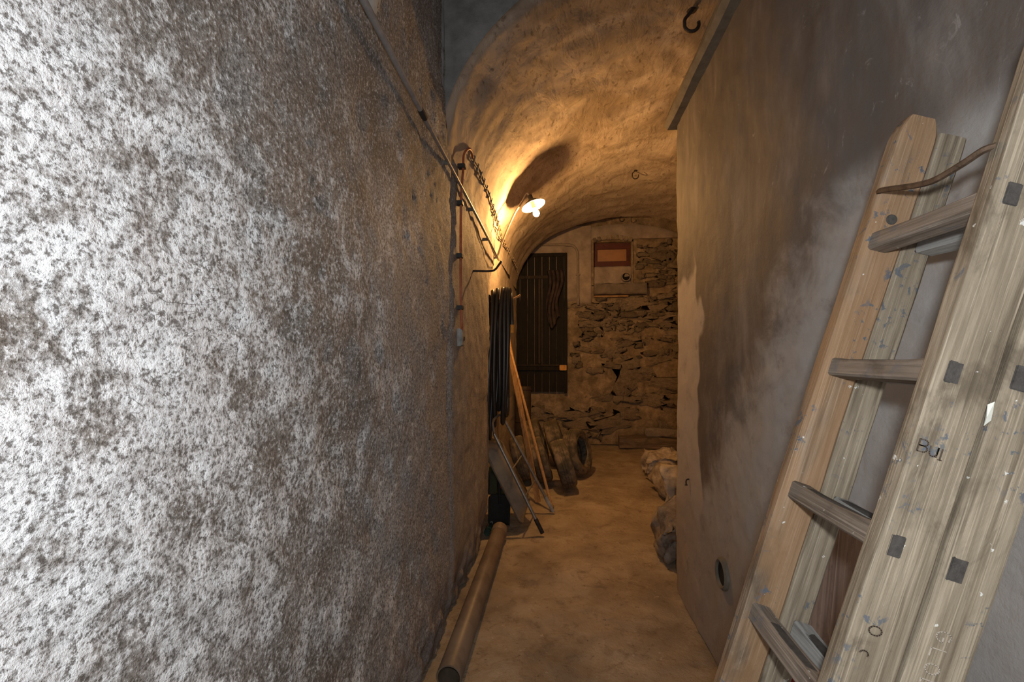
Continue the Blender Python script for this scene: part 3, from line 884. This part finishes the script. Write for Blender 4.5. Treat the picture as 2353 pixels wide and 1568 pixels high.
# conduit on the left wall ---------------------------------------------------
cd = thing('wall_conduit', 'long straight grey metal conduit running high along the left wall', 'conduit', (-0.575, 1.24, 2.46))
def rel(o, pts): return [Vector(p) - o.location for p in pts]
MB().tube(rel(cd, [(-0.551, 0.3, 2.50), (-0.551, 1.0, 2.47), (-0.551, 1.77, 2.436)]), 0.0115, 14).build('thick_pipe', 'zinc', cd)
MB().tube(rel(cd, [(-0.551, 1.762, 2.4365), (-0.551, 1.79, 2.436), (-0.551, 1.83, 2.434)]), [0.0125, 0.0135, 0.0125], 14).build('coupler', 'clip', cd)
MB().tube(rel(cd, [(-0.551, 1.825, 2.434), (-0.551, 1.90, 2.431)]), 0.0118, 14).build('collar', 'zinc', cd)
MB().tube(rel(cd, curve([(-0.551, 1.89, 2.431), (-0.551, 2.6, 2.41), (-0.551, 3.4, 2.375), (-0.551, 4.12, 2.335)], 8)), 0.0085, 12).build('thin_pipe', 'zinc', cd)
MB().tube(rel(cd, curve([(-0.545, 3.1, 2.380), (-0.543, 3.5, 2.345), (-0.54, 3.72, 2.31), (-0.535, 3.9, 2.30), (-0.54, 4.1, 2.325)], 8)), 0.004, 8).build('loose_wire', 'cable', cd)
for y in (0.9, 2.22, 2.86, 3.5):
    zz = 2.431 - (y - 1.89) * 0.042
    MB().box(-0.60 + 0.575, -0.545 + 0.575, y - 0.006 - 1.24, y + 0.006 - 1.24, zz - 0.011 - 2.46, zz + 0.011 - 2.46).build('saddle', 'cap', cd, bevel=0.003)

def haunch(y, dz=0.0, lift=0.012):
    z_ = 2.70 + 0.02 * math.sin(y * 2.3) + dz
    t = math.asin(min(1, max(0, (z_ - VZ) / 1.10)))
    return Vector((VX - (float(vrx(y)) - lift) * math.cos(t), y, z_))

# orange cable dropping to the junction box
oc = thing('orange_cable', 'faded orange cable clipped vertically down the left wall', 'cable', (-0.575, 2.54, 1.6))
MB().tube(rel(oc, curve([tuple(haunch(2.83)), tuple(haunch(2.76, 0.015)), tuple(haunch(2.69, 0.0)), tuple(haunch(2.63, -0.06)), (-0.553, 2.59, 2.53), (-0.552, 2.56, 2.45), (-0.552, 2.53, 2.32), (-0.552, 2.52, 2.02), (-0.552, 2.53, 1.73), (-0.552, 2.555, 1.60)], 8)), 0.0075, 10).build('sheath', 'orange', oc)
for y, zz in ((2.60, 2.555), (2.53, 2.318), (2.52, 2.018), (2.528, 1.727)):
    c = MB().box(-0.03, 0.016, -0.021, 0.021, -0.012, 0.012).build('cable_clip', 'clip', oc, bevel=0.003)
    c.location = Vector((-0.556, y, zz)) - oc.location
jb = thing('junction_box', 'small square grey junction box under the orange cable', 'junction box', (-0.575, 2.58, 1.565))
MB().box(-0.03, 0.022, -0.045, 0.045, -0.055, 0.045).build('body', 'box', jb, bevel=0.004)
MB().box(0.022, 0.027, -0.040, 0.040, -0.050, 0.040).build('lid', 'box', jb, bevel=0.002)
MB().lathe([(0.0005, 0.031), (0.012, 0.031), (0.013, 0.025)], 14, Matrix.Rotation(PI / 2, 4, 'Y') @ Matrix.Translation((0.01, 0.01, 0))).build('knockout', 'clip', jb)

# old twin cable clipped along the haunch of the vault
tc = thing('twin_cable', 'old twin cable with many clips running along the left side of the vault', 'cable', (-0.52, 2.85, 2.7))
for dz in (-0.012, 0.012):
    ys_ = np.linspace(2.80, 6.9, 60)
    MB().tube([haunch(y, dz + 0.006 * math.sin(y * 14 + dz * 200)) - tc.location for y in ys_], 0.0055, 6).build('wire', 'cable', tc)
cm = MB().box(-0.008, 0.010, -0.007, 0.007, -0.026, 0.026).mesh('cable_clip', 'cable', bevel=0.003)
for y in np.arange(2.86, 6.9, 0.135):
    c = link('cable_clip', cm, tc); c.location = haunch(float(y)) - tc.location
    c.rotation_euler = (0.15 * math.sin(y * 40), 0.25, 0)

# hooks on the left wall
wh = thing('wall_hook', 'long curved iron hook sticking out of the left wall under the conduit', 'hook', (-0.58, 3.06, 2.03))
MB().tube(rel(wh, curve([(-0.62, 3.06, 2.035), (-0.54, 3.06, 2.033), (-0.46, 3.06, 2.032), (-0.43, 3.06, 2.044), (-0.405, 3.05, 2.072), (-0.385, 3.04, 2.095)], 6)), 0.0075, 8).build('rod', 'iron', wh)
hp = thing('hose_peg', 'short wooden peg in the wall from which the black hose hangs', 'peg', (-0.62, 4.02, 1.99))
MB().tube(rel(hp, curve([(-0.86, 4.02, 1.93), (-0.60, 4.02, 1.945), (-0.45, 4.02, 1.955), (-0.40, 4.02, 1.965), (-0.34, 4.02, 1.995)], 5)), 0.010, 8).build('peg', 'stick', hp)
MB().lathe([(0.0005, 0.014), (0.016, 0.012), (0.018, 0), (0.0005, -0.002)], 12, Matrix.Translation((-0.08, 0, -0.06)) @ Matrix.Rotation(PI / 2, 4, 'Y')).build('collar', 'iron', hp)

# coiled hose --------------------------------------------------------------
hs = thing('garden_hose', 'coil of thick black hose hanging on the left wall beyond the corner', 'hose', (-0.52, 3.98, 0.5))
random.seed(4)
coils = [(-0.440, 2.050, 0.93), (-0.468, 2.056, 0.86), (-0.500, 2.052, 0.98), (-0.545, 2.046, 0.84), (-0.582, 2.030, 0.66), (-0.618, 1.99, 0.47)]
for k, (x, zt, zb) in enumerate(coils):
    hw = 0.07 + 0.012 * k
    pts = []
    for a in np.linspace(0, 2 * PI, 33)[:-1]:
        yy = math.sin(a)
        zc = math.cos(a)
        zz = (zt + zb) / 2 + (zt - zb) / 2 * (abs(zc) ** 0.8) * (1 if zc > 0 else -1)
        wid = hw * (0.55 + 0.45 * (1 - (zz - zb) / (zt - zb)))
        pts.append((x - (0.025 + 0.012 * max(0, k - 3)) * (1 - (zz - zb) / (zt - zb)) + 0.006 * math.sin(3 * a + k), 4.0 + wid * yy, zz))
    pts.append(pts[0])
    MB().tube(rel(hs, pts), 0.0185, 10, cap=False).build('hose_loop', 'hose', hs, smooth='all')
MB().tube(rel(hs, [(-0.412, 3.965, 1.66), (-0.41, 3.963, 1.73)]), 0.017, 10).build('brass_end', 'yellow', hs)
MB().tube(rel(hs, curve([(-0.425, 4.03, 2.02), (-0.418, 3.99, 1.95), (-0.412, 3.966, 1.8), (-0.411, 3.964, 1.72)], 6)), 0.0155, 10).build('hose_tail', 'hose', hs)

# lamp --------------------------------------------------------------------
lp = thing('wall_lamp', 'lit bare bulb under a small tilted enamel shade on a curved arm', 'lamp', (-0.60, 4.12, 2.36))
LC = Vector((-0.245, 4.30, 2.885))
ax = Vector((0.34, -0.10, -0.94)).normalized()
mrot = Matrix.Translation(LC) @ ax.to_track_quat('Z', 'Y').to_matrix().to_4x4()
def lpart(name, prof, mat, n=28):
    o = MB().lathe(prof, n, Matrix.Translation(-lp.location) @ mrot).build(name, mat, lp)
    return o
sh = lpart('shade', [(0.022, -0.055), (0.038, -0.050), (0.068, -0.030), (0.102, -0.004), (0.115, 0.006), (0.116, 0.010)], 'enamel_top', 32)
lpart('shade_lining', [(0.020, -0.052), (0.036, -0.047), (0.066, -0.027), (0.100, -0.001), (0.114, 0.010), (0.116, 0.010)], 'enamel', 32)
lpart('socket', [(0.0005, -0.10), (0.020, -0.10), (0.023, -0.09), (0.023, -0.05), (0.019, -0.04), (0.019, 0.036), (0.0005, 0.036)], 'clip', 18)
lpart('bulb', [(0.012, 0.036), (0.014, 0.046), (0.022, 0.062), (0.029, 0.080), (0.030, 0.092), (0.026, 0.106), (0.016, 0.116), (0.0005, 0.120)], 'bulb', 20)
end = mrot @ Vector((0, 0, -0.095))
MB().tube(rel(lp, curve([(-0.60, 4.10, 2.345), (-0.56, 4.11, 2.37), (-0.52, 4.14, 2.50), (-0.465, 4.19, 2.66), (-0.41, 4.24, 2.80), (-0.345, 4.28, 2.92), tuple(end + Vector((-0.03, -0.005, 0.02))), tuple(end)], 6)), 0.010, 10).build('arm', 'pipe_plaster', lp)
MB().lathe([(0.0005, -0.004), (0.03, -0.004), (0.03, 0.006), (0.012, 0.012), (0.0005, 0.012)], 16, Matrix.Rotation(PI / 2, 4, 'Y')).build('wall_plate', 'pipe_plaster', lp)

# conduit round the door ----------------------------------------------------
dc = thing('door_conduit', 'painted conduit bending round the top corner of the dark door', 'conduit', (0.30, EY - 0.07, 2.38))
MB().tube(rel(dc, curve([(-0.50, EY - 0.075, 3.30), (-0.25, EY - 0.075, 3.295), (0.15, EY - 0.075, 3.285), (0.24, EY - 0.075, 3.255), (0.29, EY - 0.075, 3.18), (0.302, EY - 0.075, 3.08), (0.305, EY - 0.075, 2.75), (0.308, EY - 0.07, 2.30)], 6)), 0.019, 10).build('tube', 'pipe_plaster', dc)
MB().tube(rel(dc, [(0.11, EY - 0.075, 3.288), (0.17, EY - 0.075, 3.284)]), 0.026, 10).build('coupling', 'pipe_plaster', dc)
MB().box(-0.035, 0.035, -0.02, 0.04, -0.015, 0.015).build('saddle', 'pipe_plaster', dc, bevel=0.004).location = (0.005, 0.0, 0.42)

# drain stub below the window
ds = thing('drain_stub', 'round open pipe stub in the masonry below the red window', 'pipe', (1.085, EY - 0.02, 2.755))
mt = Matrix.Rotation(PI / 2, 4, 'X')
MB().lathe([(0.062, -0.08), (0.062, 0.02), (0.073, 0.02), (0.078, -0.08)], 24, mt).build('rim', 'plaster', ds)
MB().lathe([(0.0005, -0.05), (0.064, -0.05)], 24, mt).build('bore', 'dark', ds)

# beam at the foot of the end wall
mb = MB()
xs = np.linspace(0.95, 2.45, 30)
prof = [(7.34, 0.0), (7.335, 0.13), (7.345, 0.165), (7.52, 0.185), (7.53, 0.0)]
P = np.array([[(x, y + 0.012 * math.sin(x * 7 + k) * (1 if k else 1), z + (0.010 * math.sin(x * 11 + 2 * k) if z > 0 else 0)) for k, (y, z) in enumerate(prof + prof[:1])] for x in xs])
P[:, -1] = P[:, 0]
mb.grid(P); mb.add([tuple(q) for q in P[0, :5]], [(4, 3, 2, 1, 0)]); mb.add([tuple(q) for q in P[-1, :5]], [(0, 1, 2, 3, 4)])
tag(mb.build('timber_beam', 'beam', smooth=False), 'old timber beam lying on the floor along the end wall', 'beam')
sb = rock('flat_stone', 'rock', 0.75, 0.13, 0.14, 61, None, 4, 0.12); sb.location = (1.72, 7.45, 0.165)
tag(sb, 'long flat stone lying on top of the timber beam', 'stone')

# stones behind the partition
def put_rock(mat, sx, sy, sz, loc, rz, seed, label, cuts=13, rough=0.26):
    o = rock('rubble_stone', mat, sx, sy, sz, seed, None, cuts, rough)
    o.location = loc; o.rotation_euler = (0, 0, rz)
    return tag(o, label, 'stone', 'loose stones beyond the partition')
put_rock('rock', 0.42, 0.40, 0.32, (0.91, 3.42, -0.015), 0.1, 11, 'large rough stone nearest the camera, half hidden by the partition')
put_rock('block', 0.36, 0.26, 0.42, (1.125, 4.16, -0.015), -0.05, 14, 'pale upright block with dark hollows behind the nearest stone')
put_rock('rock', 0.40, 0.60, 0.20, (1.21, 4.95, -0.012), 0.05, 15, 'low dark stone beside the pale upright block')
put_rock('rock', 0.46, 0.55, 0.25, (1.27, 5.62, -0.012), -0.04, 18, 'farthest low stone, lit along its top, before the beam')

# drain pipe along the foot of the left wall
dp = thing('drain_pipe', 'dusty brown plastic drain pipe lying along the foot of the left wall', 'pipe', (-0.475, 1.93, 0))
PR = 0.055
MB().lathe([(PR, 0), (PR + 0.002, 0.004), (PR, 1.70), (PR - 0.005, 1.70), (PR - 0.006, 0.0)], 30, Matrix.Translation((0, 0, PR + 0.004)) @ Matrix.Rotation(-PI / 2, 4, 'X'), closed=True).build('barrel', 'pvc', dp)
MB().lathe([(PR + 0.001, 1.60), (PR + 0.007, 1.61), (PR + 0.007, 1.70), (PR - 0.004, 1.70)], 30, Matrix.Translation((0, 0, PR + 0.004)) @ Matrix.Rotation(-PI / 2, 4, 'X')).build('socket', 'pvc', dp)
MB().lathe([(0.0005, 0.5), (PR - 0.006, 0.5)], 30, Matrix.Translation((0, 0, PR + 0.004)) @ Matrix.Rotation(-PI / 2, 4, 'X')).build('dark_inside', 'dark', dp)

# teal bottle beside the pipe end
bt = thing('glass_bottle', 'small teal bottle lying between the drain pipe and the wall', 'bottle', (-0.575, 3.62, 0.032))
MB().lathe([(0.0005, 0), (0.026, 0), (0.029, 0.006), (0.029, 0.13), (0.024, 0.155), (0.012, 0.175), (0.011, 0.215), (0.0005, 0.215)], 18, Matrix.Rotation(-PI / 2, 4, 'X')).build('glass', 'teal', bt)
MB().lathe([(0.0005, 0.214), (0.013, 0.214), (0.013, 0.232), (0.0005, 0.232)], 14, Matrix.Rotation(-PI / 2, 4, 'X')).build('cap', 'grip', bt)

# spade standing on its blade
sp = thing('garden_spade', 'black spade with a red collar standing behind the wall corner', 'spade', (-0.515, 3.87, 0))
mb = MB()
us = np.linspace(-1, 1, 13); vs = np.linspace(0, 1, 12)
Ug, Vg = np.meshgrid(us, vs, indexing='ij')
wd = 0.092 + 0.006 * Vg - 0.03 * sstep(.88, 1, Vg)
mb.grid(np.stack([Ug * wd, 0.018 * (1 - Ug ** 2) + 0.04 * Vg, 0.004 + Vg * 0.25], -1))
bl = mb.build('blade', 'spade', sp, smooth='all', fix=False)
sol = bl.modifiers.new('thickness', 'SOLIDIFY'); sol.thickness = 0.004
MB().tube([(0, 0.052, 0.17), (-0.005, 0.075, 0.30), (-0.02, 0.12, 0.50)], [0.012, 0.019, 0.017], 12).build('socket', 'spade', sp)
MB().tube([(-0.02, 0.12, 0.48), (-0.19, 0.26, 0.98)], 0.015, 12).build('shaft', 'spade', sp)
MB().tube([(0.012, 0.066, 0.315), (0.032, 0.062, 0.325)], [0.019, 0.017], 12).build('red_collar', 'redplastic', sp)

# dark green crate at the back
cr = thing('plastic_crate', 'dark green plastic crate on the floor behind the black spade', 'crate', (-0.63, 4.86, 0))
mb = MB().box(-0.10, 0.10, -0.10, 0.14, 0, 0.24)
mb.build('body', 'green', cr, bevel=0.006)
MB().box(-0.108, 0.108, -0.108, 0.148, 0.235, 0.285).build('rim', 'green', cr, bevel=0.006)

# wheelbarrow tray with tubular handles -----------------------------------
wb = thing('wheelbarrow', 'dark steel wheelbarrow tray with two tubular handles propped against the wall', 'wheelbarrow', (-0.1, 3.95, 0))
b1, t1 = Vector((-0.135, 3.71, 0.012)), Vector((-0.545, 3.80, 0.80))
b2, t2 = Vector((-0.055, 4.235, 0.012)), Vector((-0.505, 4.20, 0.86))
MB().tube(rel(wb, [b1, b1.lerp(t1, .5), t1]), 0.014, 12).build('handle', 'tube', wb)
MB().tube(rel(wb, [b2, b2.lerp(t2, .5), t2]), 0.014, 12).build('handle', 'tube', wb)
MB().tube(rel(wb, [b1.lerp(t1, 0.0), b1.lerp(t1, .14)]), [0.017, 0.0175], 12).build('grip', 'iron', wb)
MB().tube(rel(wb, [b2.lerp(t2, 0.0), b2.lerp(t2, .16)]), [0.017, 0.0185], 12).build('grip', 'grip', wb)
MB().tube(rel(wb, curve([t1, t1 + Vector((-0.02, 0.06, 0.09)), Vector((-0.535, 3.98, 0.93)), t2 + Vector((-0.02, -0.06, 0.05)), t2], 6)), 0.012, 10).build('front_bow', 'tube', wb)
# tray: pan with its underside to the room. local frame: u along handles, v across (y), w toward the wall
ud = (t1 - b1).normalized(); ud = Vector((ud.x, 0.02, ud.z)).normalized()
vd = Vector((0, 1, 0)); vd = (vd - ud * vd.dot(ud)).normalized(); wdv = ud.cross(vd).normalized()
if wdv.x > 0: wdv = -wdv
o0 = Vector((-0.20, 3.955, 0.15))
def tp(u, v, w): return o0 + ud * u + vd * v + wdv * w - wb.location
rows = []
outline = []
def ring(u0, u1, v0, v1, w, r, n=6):
    pts = []
    for (cu, cv, a0) in ((u1 - r, v1 - r, 0), (u0 + r, v1 - r, PI / 2), (u0 + r, v0 + r, PI), (u1 - r, v0 + r, 1.5 * PI)):
        for k in range(n + 1):
            a = a0 + PI / 2 * k / n
            pts.append(tp(cu + r * math.cos(a), cv + r * math.sin(a), w))
    return pts
R_ = [ring(0.10, 0.60, -0.10, 0.10, 0.03, 0.05), ring(0.06, 0.64, -0.13, 0.13, 0.032, 0.07), ring(0.045, 0.66, -0.15, 0.15, 0.05, 0.08), ring(-0.03, 0.72, -0.19, 0.20, 0.13, 0.09), ring(-0.045, 0.735, -0.205, 0.215, 0.135, 0.09), ring(-0.045, 0.735, -0.205, 0.215, 0.15, 0.09)]
mb = MB()
n_ = len(R_[0])
mb.grid(np.array([[tuple(q) for q in r + r[:1]] for r in R_]))
mb.add(R_[0], [tuple(range(n_))])
pan = mb.build('tray', 'steel', wb, smooth=True)
sol = pan.modifiers.new('thickness', 'SOLIDIFY'); sol.thickness = 0.003
for f_ in (0.35, 0.62):
    p_ = b1.lerp(t1, f_); q_ = b2.lerp(t2, f_)
    MB().tube(rel(wb, [p_ + wdv * 0.012, q_ + wdv * 0.012]), 0.007, 8).build('cross_strap', 'tube', wb)

# leaning handles -------------------------------------------------------------
def lean(name, a, b, r0, r1, mat, label, extra=None, n=12, sides=10):
    a = Vector(a); b = Vector(b)
    o = thing(name, label, 'tool handle' if sides > 4 else 'board', a)
    return o, a, b
bh, a, b = lean('broom', (-0.06, 4.30, 0.0), (-0.575, 4.92, 1.70), .014, .012, 'stick', 'wooden broom handle leaning among the tools in front of the tyres')
bh['category'] = 'broom'
L_ = (b - a).length
mm = (b - a).to_track_quat('Z', 'Y').to_matrix().to_4x4()
MB().lathe([(0.0005, 0.02), (0.0145, 0.02), (0.0145, L_ * .5), (0.012, L_ - .01), (0.006, L_), (0.0005, L_)], 12, mm).build('handle', 'stick', bh)
MB().box(-0.03, 0.012, -0.03, 0.03, -0.004, 0.045).build('head', 'beam', bh, bevel=0.004)
sl_, a, b = lean('wooden_slat', (-0.205, 4.50, 0.0), (-0.595, 5.06, 1.76), .014, .012, 'stick', 'flat orange-brown wooden slat leaning behind the broom handle', None, 12, 4)
L_ = (b - a).length
mm = (b - a).to_track_quat('Z', 'Y').to_matrix().to_4x4()
MB().box(-0.011, 0.011, -0.028, 0.028, 0.012, L_, mm @ Matrix.Rotation(0.5, 4, 'Z')).build('slat_body', 'stick', sl_, bevel=0.003)
MB().box(-0.012, 0.012, -0.029, 0.029, L_ - .05, L_ + 0.002, mm @ Matrix.Rotation(0.5, 4, 'Z')).build('worn_tip', 'beam', sl_, bevel=0.003)

# tyres ------------------------------------------------------------------------
def tyre_mesh():
    R, Wd = 0.300, 0.185
    prof = [(0.185, -0.062), (0.19, -0.078), (0.215, -0.094), (0.25, -0.096), (0.28, -0.088), (0.294, -0.074), (0.299, -0.05)]
    prof += [(0.300, -0.034), (0.293, -0.033), (0.293, -0.027), (0.300, -0.026), (0.301, -0.004), (0.294, -0.003), (0.294, 0.003), (0.301, 0.004), (0.300, 0.026), (0.293, 0.027), (0.293, 0.033), (0.300, 0.034)]
    prof += [(0.299, 0.05), (0.294, 0.074), (0.28, 0.088), (0.25, 0.096), (0.215, 0.094), (0.19, 0.078), (0.185, 0.062), (0.20, 0.05), (0.275, 0.06), (0.285, 0.0), (0.275, -0.06), (0.20, -0.05)]
    return MB().lathe(prof, 48, None, closed=True)
tm = tyre_mesh().mesh('tread', 'tyre')
rimm = MB().lathe([(0.186, -0.070), (0.192, -0.086), (0.212, -0.0965), (0.216, -0.0975), (0.219, -0.096), (0.205, -0.08)], 48).mesh('bead', 'tyre')
def tyre(loc, tilt, yaw, label, sc=1.0):
    t = thing('car_tyre', label, 'tyre', loc, group='old car tyres')
    # axle along local z -> lay the axle along +x, roll by tilt, turn by yaw
    t.rotation_euler = (Matrix.Rotation(yaw, 4, 'Z') @ Matrix.Rotation(PI / 2 + tilt, 4, 'Y')).to_euler()
    r = 0.30 * sc; hw = 0.075 * sc
    t.location.z = r * math.cos(tilt) + hw * abs(math.sin(tilt)) + 0.008 * sc
    t.scale = (sc, sc, sc)
    link('tread', tm, t)
    b1_ = link('bead', rimm, t); b2_ = link('bead', rimm, t); b2_.rotation_euler = (PI, 0, 0)
    return t
T = -0.30
tyre((0.045, 5.02, 0), T, 0.10, 'nearest leaning tyre, its broad tread facing the camera', 0.88)
tyre((0.22, 5.60, 0), T * .8, -0.42, 'rightmost tyre, its open centre facing right', 0.92)
tyre((-0.215, 5.22, 0), T, 0.06, 'tyre just left of the nearest one, behind the slat and broom', 0.86)
tyre((-0.44, 5.26, 0), T * .9, 0.05, 'leftmost front tyre, in shade behind the wheelbarrow', 0.86)
tyre((-0.04, 6.05, 0), T, 0.0, 'tyre behind the nearest one, only its top showing')
tyre((-0.30, 6.10, 0), T, 0.0, 'back row tyre between the slat and the tall dark cylinder')

# tall dark cylinder
dr = thing('metal_cylinder', 'tall dark rusty metal cylinder standing behind the tyres', 'drum', (-0.535, 6.72, 0))
MB().lathe([(0.0005, 0), (0.115, 0), (0.12, 0.01), (0.12, 1.0), (0.115, 1.01), (0.0005, 1.0)], 28).build('body', 'drum', dr)
for z_ in (0.06, 0.5, 0.97):
    MB().lathe([(0.119, -0.015), (0.127, -0.008), (0.127, 0.008), (0.119, 0.015)], 28, Matrix.Translation((0, 0, z_))).build('hoop', 'drum', dr)
